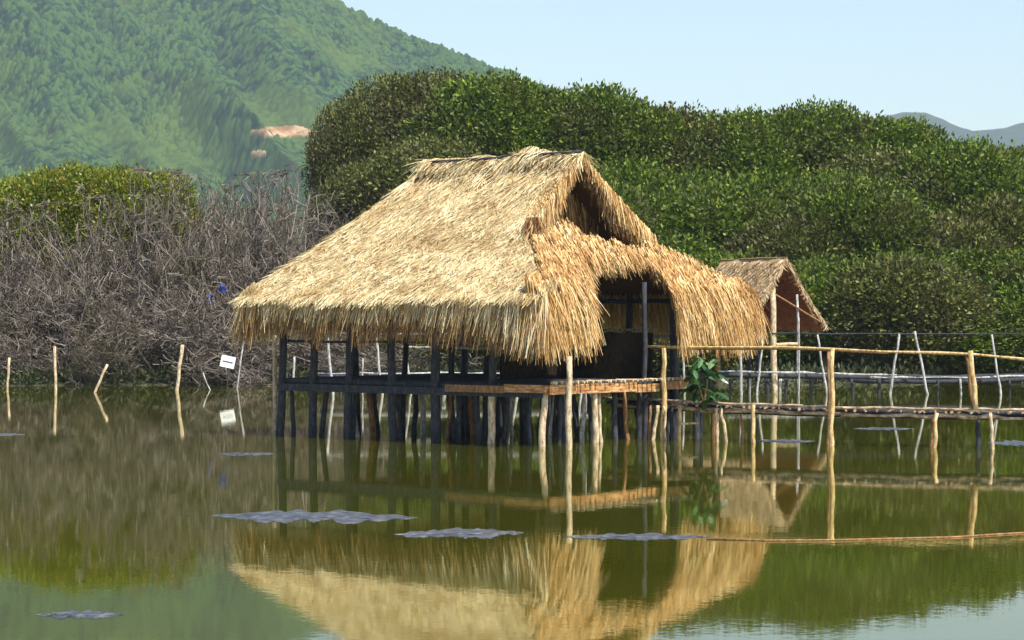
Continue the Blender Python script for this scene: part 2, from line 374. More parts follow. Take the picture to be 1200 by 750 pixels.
def slope_fn(sign):
    def fn(s, t):
        ul, ur = u_left(t), u_right(t); return H(ul + (ur - ul) * s, sign * HV * t, zt(t))
    return fn
def left_fn(s, t):
    return H(-(RU + (HU - RU) * t) + 0 * s, (2 * s - 1) * HV * t, zt(t))
def skirt_fn(s, t):                             # end skirt below the gablet
    tt = TG - 0.15 + (1 - TG + 0.15) * t; return H(UG + (HU - UG) * (tt - TG) / (1 - TG), (2 * s - 1) * HV * tt, zt(tt) - 0.03)
def dmask(c):
    px, py = proj(c); return in_poly(px, py, door)
dwide = door.copy(); dwide[:3, 1] -= 15; dwide[3, 1] -= 8; dwide[0, 0] -= 4; dwide[2:5, 0] += 5
def dmask_wide(c):
    px, py = proj(c); return in_poly(px, py, dwide)
parts = []
for nm, fn, msk, mat in (('roof_slope', slope_fn(-1), None, 'straw'), ('roof_slope', slope_fn(1), None, 'straw'), ('roof_slope', left_fn, None, 'straw'), ('roof_skirt', lambda s, t: skirt_fn(s, 0.36 + 0.64 * t) - np.array([0, 0, 0.06]), dmask_wide, 'straw_gold')):
    mb = slab(fn, 90, 50, 0.16, msk)
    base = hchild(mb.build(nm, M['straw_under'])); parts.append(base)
# strands on each face
def cover(parent_name, fn, N, Dr, dens, area, mat, L=(0.35, 0.75), w=(0.010, 0.024), lift=(0.0, 0.09), droop=0.08, mask=None, trange=(0.0, 0.97), jit=0.16, name='thatch'):
    n = int(dens * area * 1.6)
    s = rng.random(n); t = trange[0] + (trange[1] - trange[0]) * np.sqrt(rng.random(n)) if fn is not skirt_fn else rng.random(n) * trange[1]
    P = fn(s, t); P[:, 2] += lump(P) - 0.015
    Ls = rng.uniform(*L, n)
    if fn is skirt_fn:
        k = t > 0.30 * fbm(s * 26, s * 0 + 3, 15, 3, 1.0) + 0.02 + 0.20 * np.clip((s - 0.40) * 5, 0, 1); P, Ls, t = P[k], Ls[k], t[k]
        P = P + N[None, :] * (rng.random((len(P), 1)) ** 1.3 * 0.18 - 0.02)
    if mask is not None:
        tip = P + Dr * Ls[:, None] * (0.7 if fn is skirt_fn else 0.85)
        k = ~(mask(P) | mask(tip)); P, Ls = P[k], Ls[k]
    n = len(P); mb = MB()
    clump = fbm(P[:, 0] * 3, P[:, 1] * 3 + P[:, 2] * 4, 9, 2, 1.0)
    strand_mesh(mb, P, N, Dr, Ls, rng.uniform(*w, n), lift=rng.uniform(*lift, n) * (0.4 + 1.2 * clump), droop=droop, jit=jit)
    o = mb.build(name, mat); hchild(o); return o
sl_ = (ZR - ZE)
Nf = Hd(0, -sl_, HV); Df = Hd(0, -HV, -sl_)
Nb = Hd(0, sl_, HV); Db = Hd(0, HV, -sl_)
Nl = Hd(-sl_, 0, HU - RU); Dl = Hd(-(HU - RU), 0, -sl_)
sk = zt(np.array(TG)) - ZE
Ns = Hd(float(sk), 0, HU - UG); Ds = Hd(HU - UG, 0, -float(sk))
cover('', slope_fn(-1), Nf, Df, 1150, 27, M['straw'], L=(0.18, 0.5), lift=(0, 0.085), jit=0.5, name='thatch_cover')
cover('', slope_fn(1), Nb, Db, 300, 27, M['straw'], name='thatch_cover')
cover('', left_fn, Nl, Dl, 850, 14, M['straw'], L=(0.2, 0.55), jit=0.3, name='thatch_cover')
Dk = Ds * 0.62 + np.array([0, 0, -0.60]); Dk /= np.linalg.norm(Dk)
cover('', skirt_fn, Ns, Dk, 1500, 13, M['straw_gold'], L=(0.28, 0.75), lift=(0.0, 0.10), droop=0.15, trange=(0, 0.95), mask=dmask, jit=0.16, name='skirt_thatch')
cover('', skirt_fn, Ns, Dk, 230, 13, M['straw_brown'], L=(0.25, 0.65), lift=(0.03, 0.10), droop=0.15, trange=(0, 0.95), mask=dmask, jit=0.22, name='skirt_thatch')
# dark brown tufts on the front slope: weathering, and small hole shadows put into colour
cover('', slope_fn(-1), Nf, Df, 75, 27, M['straw_brown'], L=(0.06, 0.22), lift=(0.02, 0.10), jit=0.6, name='weathered_shadow_tufts')

# fringes round the eaves
def fringe(line, out_dir, n, Lfn, mat, name, mask=None, depth=0.35, w=(0.010, 0.024), dz=0.0):
    s = rng.random(n); P = line(s); P[:, 2] += dz; k = rng.random(n)
    P = P - np.asarray(out_dir)[None, :] * (k * depth)[:, None]; P[:, 2] += k * depth * 0.72 - 0.10 * rng.random(n) + 0.04
    L = Lfn(s) * rng.uniform(0.55, 1.12, n) * (0.75 + 0.5 * fbm(P[:, 0] * 2.2, P[:, 1] * 2.2, 4, 2, 1.0))
    Dr = np.array(out_dir)[None, :] * rng.uniform(0.08, 0.42, n)[:, None] + np.array([0, 0, -1.0])
    Dr /= np.linalg.norm(Dr, axis=1, keepdims=True)
    if mask is not None:
        tip = P + Dr * L[:, None]; kk = ~(mask(P) | mask(tip) | mask((P + tip) / 2)); P, L, Dr = P[kk], L[kk], Dr[kk]
    mb = MB(); strand_mesh(mb, P, np.asarray(out_dir) + np.array([0, 0, 0.15]), Dr, L, rng.uniform(*w, len(P)), lift=0.0, droop=0.18, jit=0.12)
    return hchild(mb.build(name, mat))
fr_f = lambda s: H(-HU + 2 * HU * s, -HV, ZE)
fr_b = lambda s: H(-HU + 2 * HU * s, HV, ZE)
fr_l = lambda s: H(-HU, -HV + 2 * HV * s, ZE)
fr_r = lambda s: H(HU, -HV + 2 * HV * s, ZE)
fringe(fr_f, -ev, 6000, lambda s: 0.48 + 0.48 * np.clip((s - 0.78) / 0.22, 0, 1), M['straw'], 'eave_fringe')
fringe(fr_f, -ev, 1900, lambda s: 0.62 + 0.42 * np.clip((s - 0.8) / 0.2, 0, 1), M['straw_gold'], 'eave_fringe')
fringe(fr_f, -ev * 0.9, 6800, lambda s: 0.64 + 0.25 * np.clip((s - 0.8) / 0.2, 0, 1), M['straw_brown'], 'eave_fringe', depth=0.5, dz=-0.17)  # browner strands put the shade under the eave into the fringe colour
fringe(fr_b, ev, 3600, lambda s: 0.8 + 0 * s, M['straw_gold'], 'eave_fringe')
fringe(fr_l, -eu, 5000, lambda s: 0.75 + 0 * s, M['straw'], 'eave_fringe')
fringe(fr_r, eu, 11500, lambda s: 1.08 - 0.2 * s, M['straw_gold'], 'eave_fringe', mask=dmask, depth=0.5)
# gablet: recessed dark wall, hanging strands from the verges, dark hollow
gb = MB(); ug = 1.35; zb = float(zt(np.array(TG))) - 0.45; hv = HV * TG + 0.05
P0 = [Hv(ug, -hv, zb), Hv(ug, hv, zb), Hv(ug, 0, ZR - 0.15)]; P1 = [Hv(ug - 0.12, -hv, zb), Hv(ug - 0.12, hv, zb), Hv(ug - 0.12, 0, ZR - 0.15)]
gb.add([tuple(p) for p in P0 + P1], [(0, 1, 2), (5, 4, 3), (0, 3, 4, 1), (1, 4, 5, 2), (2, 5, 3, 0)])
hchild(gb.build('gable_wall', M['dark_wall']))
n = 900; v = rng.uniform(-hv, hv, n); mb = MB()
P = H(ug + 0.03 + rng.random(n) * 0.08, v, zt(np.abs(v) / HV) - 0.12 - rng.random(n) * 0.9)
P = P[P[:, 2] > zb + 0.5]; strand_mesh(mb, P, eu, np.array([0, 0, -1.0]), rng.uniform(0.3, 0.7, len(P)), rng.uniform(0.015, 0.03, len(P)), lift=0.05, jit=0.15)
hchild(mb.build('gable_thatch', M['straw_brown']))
for sg, nn, Lm, mt, out in ((-1, 2100, 0.50, 'straw_gold', 0.12), (1, 2800, 0.46, 'straw_gold', 0.34), (-1, 700, 0.5, 'straw_brown', 0.05), (1, 1500, 0.58, 'straw_brown', 0.16)):
    t = rng.random(nn) * (TG + 0.03); mb = MB()
    P = H(UG + 0.02 - rng.random(nn) * 0.35 + out * (t / TG) * (1 if sg > 0 else 0.3), sg * HV * t * (1.04 if sg > 0 else 1), zt(t) + 0.05 - 0.06 * rng.random(nn))
    Dr = np.tile(Hd(0.18, 0.10 * sg, -1), (nn, 1))
    Ls = Lm * rng.uniform(0.5, 1.1, nn) * (0.55 + 0.9 * fbm(t * 14, t * 3 + sg * 5, 8, 2, 1.0)) * (0.35 + 0.65 * np.clip(t / 0.25, 0, 1))
    strand_mesh(mb, P, eu, Dr, Ls, rng.uniform(0.010, 0.025, nn), lift=0.02, jit=0.12)
    hchild(mb.build('verge_fringe', M[mt]))
# curled roll of thatch at the lower left corner of the gablet, ridge cap, ridge pole
mb = MB(); n = 700
c0 = H(UG + 0.12, -HV * TG + 0.05, float(zt(np.array(TG)))); th = rng.uniform(0, 2 * np.pi, n)
P = c0[None, :] + np.outer(np.cos(th) * 0.13, ev) + np.outer(rng.uniform(-0.1, 0.12, n), eu); P[:, 2] += np.sin(th) * 0.16 + 0.06
strand_mesh(mb, P, eu, Hd(0.15, -0.05, -1), rng.uniform(0.15, 0.42, n), 0.028, lift=0.05, jit=0.5)
hchild(mb.build('corner_bundle', M['straw_brown']))
n = 2600; u = rng.uniform(-RU - 0.12, UG + 0.05, n); sg = np.where(rng.random(n) < 0.6, -1, 1); mb = MB()
P = H(u, 0 * u, ZR + 0.06 + 0.05 * rng.random(n) + 0.09 * (fbm(u * 2, u * 0, 3, 2, 1.0) - 0.5) + 0.14 * np.exp(-((u - 0.75) / 0.35) ** 2) * rng.random(n)); 
Dr = np.where(sg[:, None] < 0, Df[None, :], Db[None, :]) + rng.normal(0, 0.25, (n, 3)); Dr /= np.linalg.norm(Dr, axis=1, keepdims=True)
strand_mesh(mb, P, np.array([0, 0, 1.0]), Dr, rng.uniform(0.25, 0.6, n), rng.uniform(0.010, 0.024, n), lift=0.02, droop=0.1)
n = 260; u = 0.75 + rng.normal(0, 0.22, n); P = H(u, 0 * u - 0.05, ZR + 0.08 + 0 * u); Dr = rng.normal(0, 1, (n, 3)); Dr[:, 2] = np.abs(Dr[:, 2]) * 0.35; Dr /= np.linalg.norm(Dr, axis=1, keepdims=True)
strand_mesh(mb, P, np.array([0.3, -1.0, 0.1]), Dr, rng.uniform(0.08, 0.26, n), 0.014, lift=0, droop=0.3); hchild(mb.build('ridge_cap', M['straw']))
mb = MB(); mb.tube(crook(Hv(-1.6, -0.22, ZR + 0.02), Hv(UG + 0.1, -0.16, ZR + 0.08), 9, 0.02), 0.03, 6); hchild(mb.build('ridge_pole', M['post_dark'], smooth=True))

# frame under the roof
FZ = 1.03
def hpole(name, a, b, r, mat, j=0.02, n=6, top=0.8):
    m = MB(); pts = crook(a, b, n, j); m.tube(pts, [r * (1 + (top - 1) * i / n) for i in range(n + 1)], 8)
    return hchild(m.build(name, M[mat], smooth=True))
# front row posts: pixel column at the water, column at the top, distance along the row
def on_front(px, v=-2.6):                      # u on the line v whose column is px
    k = (px - 600) / F
    # CX+eu0*u+ev0*v = k*(CY+eu1*u+ev1*v)
    return (k * (CY + ev[1] * v) - CX - ev[0] * v) / (eu[0] - k * eu[1])
def on_end(px, u=3.3):
    k = (px - 600) / F
    return (k * (CY + eu[1] * u) - CX - eu[0] * u) / (ev[0] - k * ev[1])
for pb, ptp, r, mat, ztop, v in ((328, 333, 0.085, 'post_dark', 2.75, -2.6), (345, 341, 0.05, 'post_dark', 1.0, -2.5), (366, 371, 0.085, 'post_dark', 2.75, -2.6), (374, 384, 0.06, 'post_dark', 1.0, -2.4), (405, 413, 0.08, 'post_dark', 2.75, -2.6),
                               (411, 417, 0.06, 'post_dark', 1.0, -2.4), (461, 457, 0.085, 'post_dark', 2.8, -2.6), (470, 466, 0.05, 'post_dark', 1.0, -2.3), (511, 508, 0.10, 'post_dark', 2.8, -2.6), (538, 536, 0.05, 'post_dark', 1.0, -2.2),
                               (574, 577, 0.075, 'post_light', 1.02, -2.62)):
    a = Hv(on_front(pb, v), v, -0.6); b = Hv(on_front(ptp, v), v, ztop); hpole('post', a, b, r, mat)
hpole('post', Hv(on_front(577, -2.62), -2.62, 1.0), Hv(on_front(578, -2.62), -2.62, 2.8), 0.07, 'post_dark')  # upper half of the same post, its eave shade put in as dark wood
for pb, ptp, r, mat, z0, z1, u in ((633, 639, 0.07, 'post_light', -0.6, 0.98, 3.3), (667, 667, 0.06, 'post_light', -0.6, 1.62, 4.3), (699, 697, 0.065, 'post_light', -0.6, 0.98, 3.35), (706, 702, 0.04, 'post_light', -0.6, 0.95, 3.3), (757, 755, 0.055, 'post_dark', -0.6, 2.95, 3.2), (790, 791, 0.09, 'post_dark', -0.6, 2.9, 3.1), (816, 818, 0.07, 'post_dark', -0.6, 2.8, 3.2), (838, 840, 0.08, 'post_brown', -0.6, 2.8, 3.2)):
    hpole('post', Hv(u, on_end(pb, u), z0), Hv(u, on_end(ptp, u), z1), r, mat)
# inner and back posts
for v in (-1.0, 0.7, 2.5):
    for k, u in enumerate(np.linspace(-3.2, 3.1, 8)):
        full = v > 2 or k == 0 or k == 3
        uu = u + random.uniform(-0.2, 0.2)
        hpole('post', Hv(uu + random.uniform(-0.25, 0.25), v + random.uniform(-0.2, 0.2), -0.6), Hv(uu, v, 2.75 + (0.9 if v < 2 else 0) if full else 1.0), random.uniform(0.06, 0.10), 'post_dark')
for k in range(26):
    u = random.uniform(-3.2, 3.2); v = random.uniform(-2.4, 2.4)
    hpole('post', Hv(u + random.uniform(-.3, .3), v, -0.6), Hv(u, v, 0.98), random.uniform(0.035, 0.075), random.choice(['post_dark'] * 5 + ['post_brown', 'post_grey']))
for k in range(9):                            # loose short stilts under the end of the floor
    u = 3.1 - 0.5 * random.random(); v = -2.3 + k * 0.52
    hpole('post', Hv(u, v, -0.6), Hv(u + random.uniform(-0.2, 0.2), v + random.uniform(-0.15, 0.15), 0.98), random.uniform(0.035, 0.07), random.choice(['post_dark', 'post_brown', 'post_dark']))
# floor, fascia planks, beams
def hbox(name, u0, u1, v0, v1, z0, z1, mat, par=None):
    m = MB(); c = Hv((u0 + u1) / 2, (v0 + v1) / 2, (z0 + z1) / 2)
    m.box(c, Vector(eu) * (u1 - u0) / 2, Vector(ev) * (v1 - v0) / 2, (0, 0, (z1 - z0) / 2)); return hchild(m.build(name, M[mat]))
mb = MB()
for k, v in enumerate(np.arange(-2.55, 2.4, 0.14)):
    mb.tube(crook(Hv(-3.35, v, FZ + 0.02), Hv(3.35, v, FZ + 0.02), 4, 0.012), 0.06, 6)
hchild(mb.build('floor_deck', M['post_dark']))
hbox('beam', -3.4, 3.3, -2.72, -2.62, FZ - 0.17, FZ - 0.03, 'post_dark')
hbox('beam', -3.4, 3.3, 2.35, 2.47, FZ - 0.17, FZ - 0.03, 'post_dark')
u5 = on_front(522, -2.76)
um = on_front(592, -2.76)
hbox('fascia_plank', u5, um - 0.02, -2.78, -2.73, FZ - 0.10, FZ + 0.03, 'post_brown')  # darker material puts the shade on the left fascia into its colour
hbox('fascia_plank', um, 3.42, -2.80, -2.73, FZ - 0.08, FZ + 0.06, 'plank')
v5, v6 = -2.73, on_end(745, 3.44)
hbox('fascia_plank', 3.42, 3.47, v5, v6, FZ - 0.11, FZ + 0.06, 'plank')
hbox('fascia_plank', 3.40, 3.44, v6 + 0.02, on_end(772, 3.42), FZ - 0.13, FZ + 0.02, 'plank'); hbox('fascia_plank', 3.41, 3.45, on_end(774, 3.42), on_end(806, 3.42), FZ - 0.10, FZ + 0.06, 'post_brown')
mb = MB()
for k in range(30):                           # pale cut ends of the floor poles on the end side
    v = -2.6 + k * 0.145; q_ = MB(); q_.tube([Hv(3.40, v, FZ + 0.10 + random.uniform(-.01, .01)), Hv(3.5 + random.random() * 0.13, v, FZ + 0.10)], random.uniform(0.02, 0.035), 6); hchild(q_.build('floor_pole', M['post_light'])) if v < 1.9 else None

for z, v, mt in ((2.05, -2.5, 'post_dark'), (1.82, -2.5, 'post_dark'), (2.55, -2.6, 'post_dark'), (2.6, 2.5, 'post_dark'), (1.9, 2.5, 'post_grey'), (2.02, 2.3, 'post_light'), (1.62, 2.4, 'post_grey')):
    hpole('rail', Hv(-3.5, v, z + random.uniform(-.03, .03)), Hv(3.1 if v > 0 and z < 2.3 else 3.3, v, z), 0.028 if z < 2.3 else 0.045, mt, 0.03, 9, 1)
for z in (2.58,):
    hpole('rail', Hv(-3.3, -2.7, z), Hv(-3.3, 2.7, z), 0.05, 'post_dark', 0.02, 6, 1)
for k in (0, 4):                            # rafters seen through the opening
    v = -2.2 + k * 1.1
    hpole('rafter', Hv(HU - 0.3, v * 1.2, ZE + 0.02), Hv(UG - 0.1, v * 0.6, 3.75), 0.035, 'post_brown')
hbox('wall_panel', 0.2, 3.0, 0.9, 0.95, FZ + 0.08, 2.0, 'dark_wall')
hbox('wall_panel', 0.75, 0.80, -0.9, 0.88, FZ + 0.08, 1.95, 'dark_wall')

# ------------------------------------------------------------------ near walkway
def thing_poles(root):
    inv = None
    def f(name, pts, r, mat, n=7):
        m = MB(); m.tube([Vector(p) - root.location for p in pts], r, n); return m.build(name, M[mat], root, smooth=True)
    return f
nw = empty('pole_walkway', (W(973, 522, 44.4).x, 44.4, 0)); tag(nw, 'narrow near walkway of rough poles with a single handrail, running right from the hut', 'walkway')
pl = thing_poles(nw)
way = [(704, 468, 47.6), (770, 471, 47.0), (860, 475.5, 46.0), (973, 479.5, 44.8), (1080, 481.5, 44.1), (1200, 483, 43.6), (1330, 484.5, 43.2), (1480, 486, 42.9)]
def wayp(px):
    a = np.array(way); return np.interp(px, a[:, 0], a[:, 1]), np.interp(px, a[:, 0], a[:, 2])
def seq(p0, p1, dy, dD, step=30, j=1.1):
    out = []; px = p0
    while px < p1 + 1:
        y, D = wayp(px); out.append(W(px, y + dy + random.uniform(-j, j), D + dD)); px += step
    return out
pl('deck_pole', seq(706, 1480, -2.5, 0.0, 16, 0.8), 0.026, 'pole_deck')
for s0, s1, dy in ((715, 880, 6), (850, 1010, 5.5), (985, 1150, 6), (1120, 1290, 6.3), (1270, 1480, 6)):
    p = seq(s0, s1, dy, 0.06, 20, 1.6); pl('deck_pole', p, [random.uniform(0.024, 0.05) for _ in p], 'pole_deck')
for dD in (0.22, 0.38, 0.54): pl('deck_pole', seq(712, 1480, 1.5, dD, 40), 0.035, 'post_dark')
pl('deck_pole', seq(720, 1480, 7, 0.4, 35, 1), 0.04, 'post_dark')
mb = MB()
for px in np.cumsum(rng.uniform(4, 17, 76)) + 712:
    y, D = wayp(px); a = W(px, y + 1.5, D - 0.03 - random.random() * 0.12); b = W(px + random.uniform(-7, 7), y - 1, D + 0.62); mb.tube([a - nw.location, b - nw.location], random.uniform(0.012, 0.034), 5)
mb.build('walking_sticks', M['pole_deck'], nw)
rail = [(756, 406, 47.0), (800, 407, 46.6), (860, 407, 46.0), (920, 407, 45.3), (973, 409, 44.75), (1035, 412, 44.3), (1100, 413.5, 44.0), (1140, 415, 43.9), (1170, 418, 43.7), (1200, 421, 43.6), (1330, 424, 43.2), (1480, 428, 42.9)]
pl('handrail', [W(*r) for r in rail], [0.025 + 0.007 * math.sin(i * 2.3) for i in range(len(rail))], 'post_yellow')
pl('handrail', [W(r[0] + 6, r[1] + 1.6, r[2] + 0.07) for r in rail[:6]], 0.022, 'post_brown')
WS = 0.74
def npost(p0, y0, p1, y1, D, r, mat): pl('post', crook(W(p0, y0, D), W(p1, y1, D), 6, 0.016), [r * (1.12 - 0.05 * k) for k in range(7)], mat)
def pole_w(ptop, ytop, pwat, D, r, mat):      # post from the top down into the water
    a = W(ptop, ytop, D); wl = HZ + F * CH / D; b = W(pwat, wl, D); b2 = b + (b - a) * (0.5 / max(0.2, (a.z - b.z))); r = r * WS
    pl('post', crook(a, b2, 8, 0.02), [r * (0.86 + 0.03 * k + random.uniform(-.06, .06)) for k in range(9)], mat)
pole_w(976, 408, 974, 44.6, 0.062, 'post_yellow'); pole_w(971, 412, 971, 44.75, 0.045, 'post_brown')
pole_w(778, 408, 778, 46.7, 0.07, 'post_yellow')
pl('post', crook(W(1137, 411, 43.8), W(1144, 481, 43.8), 5, 0.014), 0.046, 'post_yellow'); pl('post', crook(W(1133, 414, 43.95), W(1140.5, 481, 43.95), 5, 0.01), 0.032, 'post_brown')  # brown pole left of the yellow one puts the post's shaded side into colour
pole_w(1145, 487, 1147, 44.0, 0.07, 'post_dark')
pole_w(883, 474, 883, 45.5, 0.055, 'post_yellow')
pole_w(1098, 484, 1096, 43.9, 0.052, 'post_yellow'); pole_w(1093, 486, 1091, 44.2, 0.045, 'post_brown')
pole_w(1161, 484, 1163, 43.6, 0.045, 'post_light'); pole_w(1167, 484, 1160, 44.0, 0.03, 'post_grey')
for a_, b_, D_, r_, m_ in ((762, 760, 46.9, 0.045, 'post_brown'), (771, 766, 46.7, 0.05, 'post_light'), (778, 780, 46.6, 0.04, 'post_light'), (787, 787, 46.8, 0.055, 'post_dark'), (797, 797, 46.4, 0.05, 'post_yellow'), (839, 840, 46.0, 0.05, 'post_light'), (845, 851, 46.0, 0.045, 'post_light'), (746, 748, 47.4, 0.06, 'post_dark'), (733, 728, 47.6, 0.06, 'post_dark'), (868, 870, 46.1, 0.04, 'post_brown'), (1240, 1241, 43.5, 0.06, 'post_yellow'), (1300, 1302, 43.3, 0.055, 'post_yellow')):
    y, D = wayp(a_); pole_w(a_, y + 4, b_, D_, r_, m_)
pole_w(1320, 420, 1322, 43.1, 0.06, 'post_yellow')
pl('crosspiece', crook(W(797, 497, 46.3), W(818, 496, 46.5), 3, 0.01), 0.02, 'post_light')

# ------------------------------------------------------------------ far walkway
FD = 72.4
fw = empty('pole_walkway', (W(1000, 460, FD).x, FD, 0)); tag(fw, 'long far walkway on grey leaning stakes, behind the hut by the mangroves', 'walkway')
pl = thing_poles(fw)
def fseq(p0, p1, y, dD, j=0.8, step=26):
    return [W(p, y + (2.0 * math.sin(p * 0.013) if p > 850 else -1) + random.uniform(-j, j), FD + dD) for p in np.arange(p0, p1, step)]
for p0, p1, y in ((372, 700, 438.5), (835, 1060, 437.5), (1020, 1240, 440.5), (1220, 1500, 441)):
    p = fseq(p0, p1, y, 0, 0.7, 18); pl('deck_pole', p, [random.uniform(0.015, 0.048) for _ in p], 'post_grey')
for p0, p1, y in ((375, 700, 442), (835, 1050, 441.5), (1000, 1500, 445)):
    pl('deck_pole', fseq(p0, p1, y, 0.3), 0.07, 'post_dark')
pl('deck_pole', fseq(835, 1500, 440, 0.7), 0.08, 'post_dark'); pl('deck_pole', fseq(375, 700, 439, 0.7), 0.08, 'post_dark')
pl('handrail', [W(p, 391 + random.uniform(-0.6, 0.6), FD + 0.1) for p in range(370, 700, 30)], 0.03, 'post_grey')
pl('handrail', [W(p, 391 + random.uniform(-0.6, 0.6), FD + 0.1) for p in range(855, 1500, 30)], 0.022, 'post_dark')
pl('handrail', [W(p, 407 + random.uniform(-0.6, 0.6), FD + 0.1) for p in range(470, 520, 10)], 0.022, 'post_grey')
def fpole(ptop, ytop, pbot, r, mat, D=FD - 0.15):
    a = W(ptop, ytop, D); b = W(pbot, HZ + F * CH / D, D); b2 = b + (b - a) * 0.3; pl('stake', crook(a, b2, 6, 0.018), [0.78 * r * (0.85 + 0.05 * k) for k in range(7)], mat)
for q in ((1054, 391, 1043, .05), (1072, 388, 1087, .05), (1162, 392, 1173, .045), (958, 392, 969, .042), (894, 396, 887, .045), (867, 402, 869, .055), (936, 372, 936, .03), (384, 393, 390, .055), (441, 395, 448, .05), (473, 400, 482, .04), (597, 404, 606, .05), (676, 408, 681, .045), (425, 420, 425, .03), (1250, 391, 1241, .05), (1330, 391, 1340, .05), (345, 418, 343, .045), (800, 400, 802, .04), (838, 398, 838, .035)):
    fpole(q[0], q[1], q[2], q[3], 'post_grey')
for p in (856, 879, 899, 915, 922, 950, 998, 1030, 1100, 1125, 1183, 1210, 1290, 1380, 400, 432, 462, 495, 520, 560, 640):
    a = W(p, 444, FD + 0.2); b = W(p + random.uniform(-3, 3), 463, FD + 0.2); b.z = -0.5; pl('stilt', crook(a, b, 4, 0.015), random.uniform(0.03, 0.06), random.choice(['post_dark', 'post_dark', 'post_grey']))

# ------------------------------------------------------------------ small hut
sh_ = empty('open_shelter', (W(915, 460, 73.5).x, 73.5, 0)); tag(sh_, 'small open gabled shelter of grey thatch, half hidden behind the big hut at right', 'shelter')
def sadd(mb, name, mat, smooth=False):
    for k in range(len(mb.v)): mb.v[k] = mb.v[k] - np.array(sh_.location)
    return mb.build(name, M[mat], sh_, smooth)
A0 = W(921, 304, 73.0); A1 = W(845, 303.5, 76.5); A1.z = A0.z
Rb = W(969, 384, 74.0); Lb = W(876, 380, 71.6); off = A1 - A0
def roofgrid(a, b, off, mat_top, nm, ns=40, nt=24, thick=0.10, sgn=1):
    ax = np.array(off); P = []; s, t = np.meshgrid(np.linspace(0, 1, ns), np.linspace(0, 1, nt))
    a = np.array(a); b = np.array(b)
    Pt = a[None, None] + (b - a)[None, None] * t[..., None] + ax[None, None] * s[..., None]
    Pt[..., 2] -= 0.08 * np.sin(np.pi * t)
    wob = (fbm(t * 6 + 3, s * 0 + 2, 41, 2, 1.0) - 0.5) * 0.25 * (1 - s) ** 6
    Pt -= (ax / np.linalg.norm(ax))[None, None] * wob[..., None]
    top = Pt.copy(); top[..., 2] += (fbm(Pt[..., 0] * 3, Pt[..., 1] * 3, 42, 2, 1.0)) * 0.06; bot = Pt.copy(); bot[..., 2] -= thick
    h, w = s.shape; i = np.arange(h * w).reshape(h, w)
    q = np.stack([i[:-1, :-1], i[:-1, 1:], i[1:, 1:], i[1:, :-1]], -1).reshape(-1, 4)
    mt = MB(); mt.quads(top.reshape(-1, 3), q)
    e = [];
    for seqi in (i[0], i[-1]): e += [(seqi[k], seqi[k + 1]) for k in range(w - 1)]
    for seqi in (i[:, 0], i[:, -1]): e += [(seqi[k], seqi[k + 1]) for k in range(h - 1)]
    ml = MB(); ml.quads(bot.reshape(-1, 3), q[:, ::-1])
    mt.quads(bot.reshape(-1, 3), np.zeros((0, 4), int)) if False else None
    vs = []; fs = []
    for a_, b_ in e:
        k = len(vs); vs += [top.reshape(-1, 3)[a_], top.reshape(-1, 3)[b_], bot.reshape(-1, 3)[b_], bot.reshape(-1, 3)[a_]]; fs.append((k, k + 1, k + 2, k + 3))
    mt.add(np.array(vs), fs)
    r = sadd(mt, nm, mat_top); l = sadd(ml, 'lining', 'red_lining')
    l.parent = r
    n = 5200; ss = rng.random(n); tt = rng.random(n) * 0.93
    P = a + (b - a) * tt[:, None] + ax * ss[:, None]; P[:, 2] += 0.02 - 0.08 * np.sin(np.pi * tt)
    d = (b - a) / np.linalg.norm(b - a); nrm = np.cross(ax, d) ; nrm /= np.linalg.norm(nrm); nrm = nrm if nrm[2] > 0 else -nrm
    m2 = MB(); strand_mesh(m2, P, nrm, d, rng.uniform(0.15, 0.4, n), rng.uniform(0.02, 0.045, n), lift=rng.uniform(0, 0.08, n), jit=0.3); sadd(m2, 'thatch_cover', 'straw_grey').parent = r
    n = 420; tt = rng.random(n); P = a + (b - a) * tt[:, None] - ax / np.linalg.norm(ax) * rng.uniform(-0.05, 0.06, (n, 1)); P[:, 2] += 0.05 - 0.08 * np.sin(np.pi * tt)
    m2 = MB(); strand_mesh(m2, P, -ax / np.linalg.norm(ax), np.array([0, 0, -1.0]), rng.uniform(0.06, 0.2, n), 0.04, lift=0.0, jit=0.4); sadd(m2, 'verge_thatch', 'straw_grey').parent = r
    return r
roofgrid(A0, Rb, off, 'straw_grey', 'roof_slope'); roofgrid(A0, Lb, off, 'straw_grey', 'roof_slope')
mb = MB(); mb.tube(crook(A0 + Vector((0.03, -0.03, 0.05)), A1 + Vector((0, 0, 0.05)), 8, 0.03), 0.03, 6); sadd(mb, 'ridge_pole', 'post_brown')
def spole(a, b, r, mat, nm='post'):
    mb = MB(); mb.tube(crook(a, b, 5, 0.015), r, 7); sadd(mb, nm, mat, True)
z = W(908, 470, 72.6); z.z = -0.5; spole(W(905, 331, 72.6), z, 0.095, 'post_light')
z = W(936, 470, 73.4); z.z = -0.5; spole(W(934, 345, 73.4), z, 0.04, 'post_grey')
z = A0 + off + Vector((0.9, 0.3, 0)); z.z = -0.4; spole(z + Vector((0, 0, 3.4)), z, 0.06, 'post_dark')
z = Rb + off * 0.9 + Vector((-0.3, 0, 0)); z.z = -0.4; spole(z + Vector((0, 0, 2.4)), z, 0.06, 'post_dark')
spole(W(924, 312, 73.1), W(957, 380, 73.8), 0.035, 'post_brown', 'rafter'); spole(W(908, 404, 72.7), W(934, 403, 73.2), 0.05, 'post_light', 'crossbar')
spole(W(908, 345, 72.8), W(966, 380, 73.9), 0.03, 'post_brown', 'crossbar')
bm_ = MB(); Lp = A0 + off * 0.72 + Vector((0, 0, -0.25)); q0 = Lb + off * 0.72 + Vector((0.1, 0, 0.1)); q1 = Rb + off * 0.72 + Vector((-0.1, 0, 0.1))
